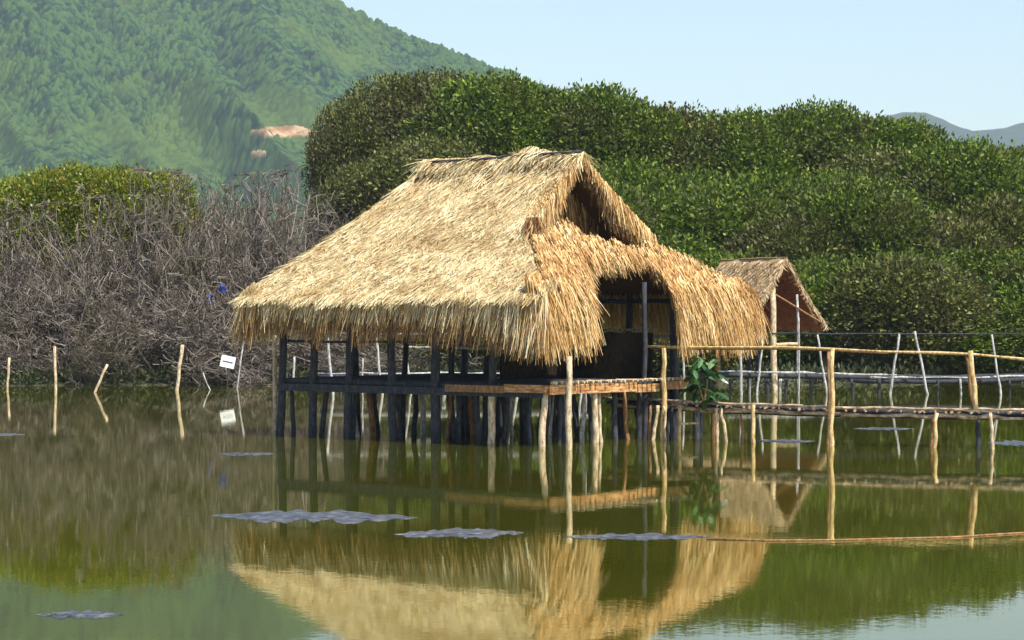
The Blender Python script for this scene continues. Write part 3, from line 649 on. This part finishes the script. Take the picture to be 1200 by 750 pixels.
dn = Vector(off).normalized() * 0.04
bm_.add([tuple(p) for p in (Lp - dn, q0 - dn, q1 - dn, Lp + dn, q0 + dn, q1 + dn)], [(0, 1, 2), (5, 4, 3), (0, 3, 4, 1), (1, 4, 5, 2), (2, 5, 3, 0)]); sadd(bm_, 'back_screen', 'red_lining')

# ------------------------------------------------------------------ vegetation
def leafclumps(mb, C, Aax, nl, L, wd, spread=0.9):
    """rosettes of rhombus leaves at centres C with axes Aax"""
    m = len(C); C = np.repeat(C, nl, 0); Aax = np.repeat(Aax, nl, 0); n = len(C)
    r = rng.normal(0, 1, (n, 3)); d = Aax + r * spread; d /= np.linalg.norm(d, axis=1, keepdims=True)
    s = np.cross(d, rng.normal(0, 1, (n, 3))); s /= np.linalg.norm(s, axis=1, keepdims=True) + 1e-9
    l = L * rng.uniform(0.65, 1.25, (n, 1)); w_ = wd * rng.uniform(0.7, 1.2, (n, 1))
    C = C + r * L * 0.5
    V = np.stack([C, C + d * l * 0.5 + s * w_ * 0.5, C + d * l, C + d * l * 0.5 - s * w_ * 0.5], 1).reshape(-1, 3)
    q = np.arange(n * 4).reshape(-1, 4); mb.quads(V, q)
def crown_data(seed, rx, rz, nlobe, ncl, nl, L, wd, mat, name='crown'):
    global rng
    rng = np.random.default_rng(seed)
    th = rng.uniform(0, 2 * np.pi, nlobe); cz = rng.uniform(-0.85, 0.95, nlobe); rr = np.sqrt(1 - cz ** 2)
    lob = np.stack([rx * 0.68 * rr * np.cos(th), rx * 0.68 * rr * np.sin(th), rz * 0.68 * cz], 1); lr = rng.uniform(0.28, 0.48, nlobe) * min(rx, rz)
    C = []; Ax = []
    per = ncl // nlobe
    for c, r in zip(lob, lr):
        d = rng.normal(0, 1, (per, 3)); d /= np.linalg.norm(d, axis=1, keepdims=True)
        p = c + d * r * rng.uniform(0.75, 1.12, (per, 1)) * np.array([1.0, 1.0, 0.85]); C.append(p)
        a = d * 0.6 + p / np.linalg.norm(p, axis=1, keepdims=True) * 0.5 + np.array([0, 0, 0.5]); Ax.append(a / np.linalg.norm(a, axis=1, keepdims=True))
    d = rng.normal(0, 1, (ncl // 2, 3)); d /= np.linalg.norm(d, axis=1, keepdims=True); C.append(d * np.array([rx, rx, rz]) * rng.uniform(0.78, 1.0, (ncl // 2, 1))); a = d + np.array([0, 0, 0.5]); Ax.append(a / np.linalg.norm(a, axis=1, keepdims=True))
    C = np.concatenate(C); Ax = np.concatenate(Ax)
    mb = MB(); leafclumps(mb, C, Ax, nl, L, wd)
    # inner leaves
    n = ncl // 3; d = rng.normal(0, 1, (n, 3)); d /= np.linalg.norm(d, axis=1, keepdims=True)
    p = d * np.array([rx, rx, rz]) * rng.uniform(0.25, 0.72, (n, 1)); leafclumps(mb, p, d, 4, L * 1.9, wd * 2.2)
    return mb.data(name, mat)
def trunk_data(seed, h, rx, r0, mat):
    random.seed(seed); mb = MB()
    for k in range(4):
        a = k * 1.6 + random.random(); base = Vector((0.25 * math.cos(a), 0.25 * math.sin(a), -0.4)); top = Vector((rx * 0.45 * math.cos(a), rx * 0.45 * math.sin(a), h * 0.75))
        pts = crook(base, top, 5, 0.12); mb.tube(pts, [r0 * (1 - 0.14 * i) for i in range(6)], 6)
        for j in range(4):
            p = pts[2 + j % 4]; b = random.uniform(0, 6.28); mb.tube(crook(p, p + Vector((math.cos(b) * rx * 0.5, math.sin(b) * rx * 0.5, h * 0.2)), 3, 0.08), [r0 * 0.4, r0 * 0.3, r0 * 0.22, r0 * 0.1], 5)
    for k in range(9):                       # prop roots
        b = k * 0.7; p = Vector((0.1 * math.cos(b), 0.1 * math.sin(b), 0.8 + 0.4 * random.random())); e = Vector((0.9 * math.cos(b), 0.9 * math.sin(b), -0.5)); m = (p + e) / 2 + Vector((0.25 * math.cos(b), 0.25 * math.sin(b), 0.25)); mb.tube([p, m, e], [0.05, 0.04, 0.035], 5)
    return mb.data('trunk', mat, True)
tallc = [crown_data(100 + k, 2.9, 2.6, 30, 2700, 9, 0.175, 0.092, M['mangrove'] if k else M['mangrove_dim']) for k in range(5)]
lowc = [crown_data(200 + k, 2.6, 2.1, 28, 2500, 9, 0.165, 0.085, M['mangrove'] if k else M['mangrove_dim']) for k in range(4)]
dimc = [crown_data(250 + k, 2.8, 2.5, 28, 2400, 8, 0.16, 0.08, M['mangrove_dim']) for k in range(2)]
yelc = [crown_data(300 + k, 2.4, 2.0, 22, 1700, 8, 0.18, 0.095, M['yellow_leaf']) for k in range(3)]
trk = [trunk_data(400 + k, 6.5, 2.6, 0.13, M['bark']) for k in range(3)]
rng = np.random.default_rng(99); random.seed(99)
def tree(x, y, Ht, crown, cz_half, label, cat, grp, name='mangrove_tree', sxy=1.0, szf=1.0):
    o = empty(name, (x, y, 0.0)); tag(o, label, cat, grp)
    c = mk('crown', crown, o); c.location = (0, 0, Ht - cz_half * szf); c.scale = (sxy, sxy, szf); c.rotation_euler = (0, 0, random.uniform(0, 6.28))
    t = mk('trunk', random.choice(trk), o); t.scale = (1, 1, max(0.35, (Ht - cz_half * szf) / 5.5)); t.rotation_euler = (0, 0, random.uniform(0, 6.28))
    return o
outline = [(330, 215), (352, 170), (372, 122), (400, 92), (450, 78), (500, 77), (560, 86), (640, 100), (700, 118), (760, 112), (800, 128), (900, 127), (950, 124), (1040, 130), (1080, 150), (1130, 165), (1200, 170), (1300, 165), (1500, 170)]
G1 = 'mangroves crowding the right and centre shore'
rows = [(84.0, 3.4, 2.1, 0), (87.5, 4.9, 2.1, 0), (91.5, 6.4, 2.2, 1), (97, 8.1, 2.6, 2), (104, 99, 2.6, 2)]
for ri, (D, cap, half, typ) in enumerate(rows):
    Xa = (352 - 600) / F * D + 2.1; x = Xa; first = True
    while x < (1420 - 600) / F * D:
        px = 600 + F * x / D; y_ = interp(px, outline); Ht = CH + (HZ - y_) / F * D
        if cap < 90: Ht = min(cap + random.uniform(-1.0, 1.1), Ht - 0.2)
        Ht += 0.3 if ri > 1 else 0
        if first and ri > 1: Ht -= 1.0
        if px < 430 and ri < 2: x += 2.4; continue
        if px < 560 and typ: cr = random.choice(dimc)
        else: cr = random.choice(lowc) if typ < 2 else random.choice(tallc)
        hf = 2.25 if typ < 2 else 2.75
        szf = Ht / (2 * hf) * 1.0 if ri == 0 else 1.0
        lab = ('low leafy mangrove at the water edge of the bank' if ri == 0 else 'mangrove in the middle of the dense green bank' if ri < 3 else 'tall mangrove with its rounded top against the hill' if px < 640 else 'tall mangrove at the back of the bank, top against the sky')
        tree(x, D + random.uniform(-1.2 if ri else -0.3, 1.8), Ht + (random.uniform(-0.45, 0.35) if ri > 2 else random.uniform(-0.25, 0.15)), cr, hf, lab, 'tree', G1 + (' front row' if ri == 0 else ' middle rows' if ri < 3 else ' by the hill' if px < 640 else ' skyline'), sxy=0.72 if first else random.uniform(1.05, 1.3), szf=szf * (1.15 if ri > 1 else 1.0))
        first = False
        x += random.uniform(2.3, 3.0) if ri < 4 else random.uniform(1.7, 2.2)
# yellow-green trees at far left
for k, (px, yt, D) in enumerate([(-75, 208, 91), (-30, 204, 90), (15, 206, 91), (50, 196, 90), (88, 188, 90.5), (130, 194, 91), (172, 195, 90), (60, 235, 90), (0, 240, 90), (110, 228, 90.5), (150, 226, 90), (-60, 240, 90)]):
    Ht = CH + (HZ - yt) / F * D
    tree((px - 600) / F * D, D, Ht, yelc[k % 3], 2.15, 'yellow green leafy tree rising behind the bare grey brush at left', 'tree', 'yellow green trees at left', name='leafy_tree', sxy=random.uniform(0.75, 0.9), szf=0.9)
# bare brush
def bare_data(seed, h, wdt, stems):
    random.seed(seed); segs = []
    def grow(p, d, l, r, lev):
        pts = [p]; n = 4 if lev < 3 else 3; rad = [r]
        for i in range(n):
            d = (d + Vector((random.gauss(0, .22), random.gauss(0, .22), random.gauss(0.03, .18)))).normalized()
            p = p + d * l / n
            if p.z > 3.7: p = Vector((p.x, p.y, 3.7 + (p.z - 3.7) * 0.35))
            pts.append(p); rad.append(r * (1 - 0.55 * (i + 1) / n))
        segs.append((pts, rad))
        if lev >= 4: return
        for k in range((4, 4, 4, 3)[lev]):
            q = pts[1 + random.randrange(n)]; a = Vector((random.gauss(0, 1), random.gauss(0, 1), random.gauss(0.15, .7))).normalized()
            grow(q, (d * 0.6 + a * 0.9).normalized(), l * random.uniform(0.5, 0.75), r * 0.62, lev + 1)
    for s in range(stems):
        a = random.uniform(0, 6.28); q = random.random() ** 0.5
        grow(Vector((math.cos(a) * q * wdt * .55, math.sin(a) * q * wdt * .55, -0.3)), Vector((math.cos(a) * 0.5, math.sin(a) * 0.5, 1)).normalized(), h * random.uniform(0.35, 0.6), 0.05, 0)
    mb = MB()
    for pts, rad in segs: mb.tube(pts, [max(x, 0.010) for x in rad], 3, cap=False)
    return mb.data('branches', M['twig'])
bare = [bare_data(500 + k, 4.6, 3.2, 14) for k in range(4)]
random.seed(5)
def top_bare(px): return float(interp(px, [(-200, 290), (0, 268), (60, 262), (150, 250), (200, 235), (235, 200), (290, 192), (325, 215), (345, 260), (380, 315), (450, 345), (560, 340)]))
for D, frac in ((83.2, 0.5), (85, 0.75), (87, 1.0), (89.5, 1.0), (94, 0.95)):
    x = (-150 - 600) / F * D
    while x < (560 - 600) / F * D:
        px = 600 + F * x / D
        if (D > 88 and px < 215) or (px > 400 and D > 86): x += 2.0; continue
        Ht = (CH + (HZ - top_bare(px)) / F * D) * frac
        o = empty('bare_bush', (x, D + random.uniform(-.6, .6), 0)); 
        lab = 'grey leafless bush low at the water edge, left of the hut' if frac < 0.9 and px < 330 else 'leafless bush seen through the stilts behind the hut' if px >= 330 and D < 88 else 'tall bare grey bush between the yellow green trees and the big mangrove' if px > 215 else 'grey leafless bush in front of the yellow green trees'
        tag(o, lab, 'bush', lab.replace('bush', 'bushes').replace('grey leafless', 'grey leafless'))
        b = mk('branches', random.choice(bare), o); s = Ht / (3.3 if px < 215 else 3.75); b.scale = (random.uniform(0.8, 1.05), random.uniform(0.8, 1.0), s); b.rotation_euler = (0, 0, random.uniform(0, 6.28))
        x += random.uniform(1.5, 2.2)
# low green growth along the left shore and under the trees
n = 9000; x = rng.uniform(-33, 36, n); y = np.array([shore(q) for q in x]) + rng.uniform(-0.3, 5.5, n)
C = np.stack([x, y, rng.uniform(0.02, 0.45, n)], 1); mb = MB()
leafclumps(mb, C, np.tile([0, -0.3, 1.0], (n, 1)), 7, 0.22, 0.09, 0.7)
M['shore'] = island_mat('shore_plants', [(0.0, (0.02, 0.03, 0.01)), (0.5, (0.05, 0.065, 0.022)), (1.0, (0.10, 0.11, 0.05))], transl=0.1)
tag(mb.build('shore_plants', M['shore']), 'low green plants covering the muddy shoreline', 'plants', kind='stuff')
n = 5200; px_ = rng.uniform(-120, 360, n); D_ = rng.uniform(84, 89, n); C = np.stack([(px_ - 600) / F * D_, D_, rng.uniform(0.6, 4.2, n)], 1)
k = fbm(C[:, 0] * 0.6, C[:, 2] * 0.8, 61, 3, 1.0) > 0.5; C = C[k]; mb = MB()
leafclumps(mb, C, np.tile([0, -0.3, 1.0], (len(C), 1)), 7, 0.15, 0.07, 0.8)
M['sparse'] = island_mat('sparse_leaf', [(0.0, (0.04, 0.045, 0.012)), (0.5, (0.09, 0.10, 0.03)), (1.0, (0.16, 0.16, 0.06))], transl=0.15)
tag(mb.build('undergrowth', M['sparse']), 'sparse olive leaves scattered through the bare brush', 'undergrowth', kind='stuff')

# ------------------------------------------------------------------ stakes standing alone
def stake(name, label, pts, r, mat, cat='stake'):
    a = Vector(pts[0]); o_loc = Vector((a.x, a.y, 0)); m = MB(); m.tube([Vector(p) - o_loc for p in pts], r, 7)
    o = m.build(name, M[mat], None, True); o.location = o_loc; tag(o, label, cat); return o
def st(label, pt, yt, pb, wl, r, mat):
    D = DW(wl); a = W(pt, yt, D); b = W(pb, wl, D); e = b + (b - a).normalized() * 0.6; stake('stake', label, crook(a, e, 6, 0.02), r, mat)
st('leftmost thin pale stake standing in the pond at the picture edge', 11, 419, 9, 454, 0.04, 'post_light')
st('straight upright pale stake in front of the bare brush, second from left', 64, 406, 65, 457, 0.045, 'post_light')
st('short stake leaning steeply to the right in the shallows', 126, 427, 111, 460, 0.04, 'post_light')
st('tall slightly leaning pale stake left of the white board', 214, 404, 207, 458, 0.055, 'post_light')
st('slender pale pole just left of the first hut stilt', 321, 393, 322, 505, 0.045, 'post_light')
st('thin dead stick slanting out of the brush beside the white board', 286, 400, 278, 455, 0.025, 'post_grey')
st('crooked grey stick poking from the shore under the white board', 238, 437, 246, 457, 0.02, 'post_grey')
# white board
D = 77.0; bo = empty('white_board', tuple(W(267, 424, D))); tag(bo, 'small tilted white board hung on a stick in front of the bare brush', 'board')
M['white'] = newmat('white_paint')[0]; M['white'].node_tree.nodes['Principled BSDF'].inputs['Base Color'].default_value = (0.82, 0.83, 0.85, 1)
M['navy'] = newmat('navy_paint')[0]; M['navy'].node_tree.nodes['Principled BSDF'].inputs['Base Color'].default_value = (0.02, 0.03, 0.12, 1)
M['blue'] = island_mat('blue_cloth', [(0.0, (0.02, 0.03, 0.13)), (1.0, (0.05, 0.07, 0.32))], transl=0.1)
mb = MB(); rot = Matrix.Rotation(R(12), 3, 'Y'); mb.box((0, 0, 0), rot @ Vector((0.22, 0, 0)), (0, 0.02, 0), rot @ Vector((0, 0, 0.18))); mb.build('panel', M['white'], bo)
mb = MB(); mb.box((0.0, -0.026, 0.0), rot @ Vector((0.16, 0, 0)), (0, 0.004, 0), rot @ Vector((0, 0, 0.016))); mb.build('stripe', M['navy'], bo)
mb = MB(); mb.tube([(0.0, 0.04, -0.12), (-0.02, 0.04, -1.0), (-0.05, 0.03, -1.35)], 0.02, 6); mb.build('stick', M['post_dark'], bo)
def rag(px, py, D, s, seed, label):
    r = np.random.default_rng(seed); g = 9; a, b = np.meshgrid(np.linspace(-1, 1, g), np.linspace(-1, 1, g))
    Z = (fbm(a * 2 + 5, b * 2 + 5, seed, 3, 1.0) - 0.5) * s * 1.4
    X = a * s * (0.8 + 0.3 * np.sin(b * 3 + seed)); Y = b * s * (0.9 + 0.2 * np.cos(a * 4))
    o = grid_mesh('blue_rag', X, Z, Y, M['blue'], smooth=True); o.location = W(px, py, D); tag(o, label, 'rag')
rag(261, 338, 82.2, 0.16, 3, 'upper bright blue rag caught in the bare brush by the thatch corner')
rag(246, 350, 82.2, 0.15, 5, 'lower darker blue rag caught in the bare brush')

# ------------------------------------------------------------------ leafy plant on the walkway
pt = empty('leafy_plant', tuple(W(824, 474, 46.1))); tag(pt, 'broad leafed green plant hanging over the near walkway under the right eave', 'plant')
mb = MB(); random.seed(12)
base = Vector((0, 0, 0))
stm = MB()
for k in range(5):
    a = random.uniform(0, 6.28); e = Vector((0.16 * math.cos(a), 0.12 * math.sin(a), random.uniform(0.45, 0.8))); stm.tube(crook(base, e, 4, 0.02), 0.014, 5)
stm.build('stem', M['post_brown'], pt)
for k in range(85):
    h = random.uniform(0.05, 0.9); a = random.uniform(0, 6.28); p = Vector((random.gauss(0, 0.13), random.gauss(0, 0.10), h))
    d = Vector((math.cos(a), math.sin(a), random.uniform(-0.9, 0.5))).normalized(); s = d.cross(Vector((random.gauss(0, .3), random.gauss(0, .3), 1))).normalized(); L = random.uniform(0.16, 0.32); wd = L * 0.24
    nrm = d.cross(s); vs = []; 
    for i, (t, w_) in enumerate(((0, 0.15), (0.3, 0.9), (0.6, 1.0), (0.85, 0.55), (1.0, 0.05))):
        c = p + d * L * t - Vector((0, 0, 0.35 * L * t * t)); vs += [c - s * wd * w_ + nrm * wd * 0.25 * w_, c, c + s * wd * w_ + nrm * wd * 0.25 * w_]
    fs = []
    for i in range(4): fs += [(3 * i, 3 * i + 1, 3 * i + 4, 3 * i + 3), (3 * i + 1, 3 * i + 2, 3 * i + 5, 3 * i + 4)]
    mb.add([tuple(v) for v in vs], fs)
mb.build('leaves', M['big_leaf'], pt)

# ------------------------------------------------------------------ floating mats, ripple strips and a floating pole
def mat_mat():
    m, nt, p, out = newmat('scum_and_sky_ripple')
    nt.links.new(ramp(nt, noise(nt, 7, 5), [(0.36, (0.012, 0.013, 0.016)), (0.5, (0.045, 0.047, 0.056)), (0.64, (0.14, 0.14, 0.15))]), p.inputs['Base Color']); p.inputs['Roughness'].default_value = 0.35
    b = nt.nodes.new('ShaderNodeBump'); b.inputs['Distance'].default_value = 0.02; nt.links.new(noise(nt, 14, 4), b.inputs['Height']); nt.links.new(b.outputs[0], p.inputs['Normal']); return m
M['scum'] = mat_mat()
def fmat(label, x0, x1, y0, y1, seed, skew=0.0, z=0.003, grp=None):
    """thin irregular patch on the water between image columns x0..x1 and rows y0..y1"""
    D0, D1 = DW(y1), DW(y0); Dm = (D0 + D1) / 2; cx = ((x0 + x1) / 2 - 600) / F * Dm; hx = (x1 - x0) / 2 / F * Dm; hy = (D1 - D0) / 2
    n = 240; m = MB(); top = []; r = np.random.default_rng(seed)
    g = lambda q, w: float(fbm(np.array([q * 5.0 + seed * 9.1]), np.array([w]), seed, 5, 1.6)[0])
    for i in range(n):
        a = 2 * math.pi * i / n; c, sn = math.cos(a), math.sin(a)
        e = (1 - abs(c) ** 2.2) ** 0.9 * (0.05 + 1.7 * g(c + 2, 3.0 if sn > 0 else 40.0)) if abs(c) < 1 else 0
        top.append((c * hx, math.copysign(1, sn) * e * hy + skew * c * hy, z + r.uniform(-.001, .001)))
    bot = [(x * 1.004, y * 1.004, -0.03) for x, y, _ in top]
    mid = [(x * 0.9, y * 0.5 + 0.5 * skew * x / hx * hy, z + 0.002 + r.uniform(-0.002, 0.004)) for x, y, _ in top]
    V = top + bot + mid + [(0, 0, z + 0.008)]
    fs = [(i, (i + 1) % n, n + (i + 1) % n, n + i) for i in range(n)] + [(2 * n + i, 2 * n + (i + 1) % n, (i + 1) % n, i) for i in range(n)] + [(3 * n, 2 * n + (i + 1) % n, 2 * n + i) for i in range(n)]
    m.add(V, fs); o = m.build('mat_or_ripple_strip', M['scum']); o.location = (cx, Dm, 0); tag(o, label, 'floating mat', grp); return o
fmat('longest grey floating mat, spread on the water left below the hut', 246, 490, 599, 612, 1, -0.2)
fmat('grey floating mat just right of the longest one, below the hut', 462, 614, 620, 631, 2, 0.2)
fmat('thin grey floating mat under the doorway reflection', 660, 832, 625.5, 632.5, 3)
fmat('narrow grey floating mat near the bottom left corner', 42, 145, 716, 725, 4)
fmat('faint strip of floating scum by the left stilts', 255, 322, 530, 534, 5)
fmat('faint strip of floating scum at the left picture edge', -30, 30, 508, 511, 6)
fmat('added bluish strip standing for sky-reflecting ripples beyond the walkway, at right', 1000, 1072, 501, 504, 7)  # these strips put sky reflections on ripples into colour and shape
fmat('added bluish strip standing for sky-reflecting ripples beyond the walkway at the right picture edge', 1158, 1240, 516, 523, 8)
fmat('small added strip standing for sky-reflecting ripples beyond the walkway, below the small shelter', 885, 955, 515, 519, 9)
pts = []
for px, py in ((828, 632), (900, 634), (980, 633.5), (1060, 631.5), (1120, 630), (1165, 627), (1210, 624.5), (1300, 622)):
    d = DW(py); p = W(px, py, d); p.z = 0.006; pts.append(p)
loc = pts[0].copy(); loc.z = 0; m = MB(); m.tube([p - loc for p in pts], 0.011, 7); o = m.build('floating_rod', M['post_brown'], None, True); o.location = loc; tag(o, 'long thin brown rod floating across the water at lower right', 'rod')
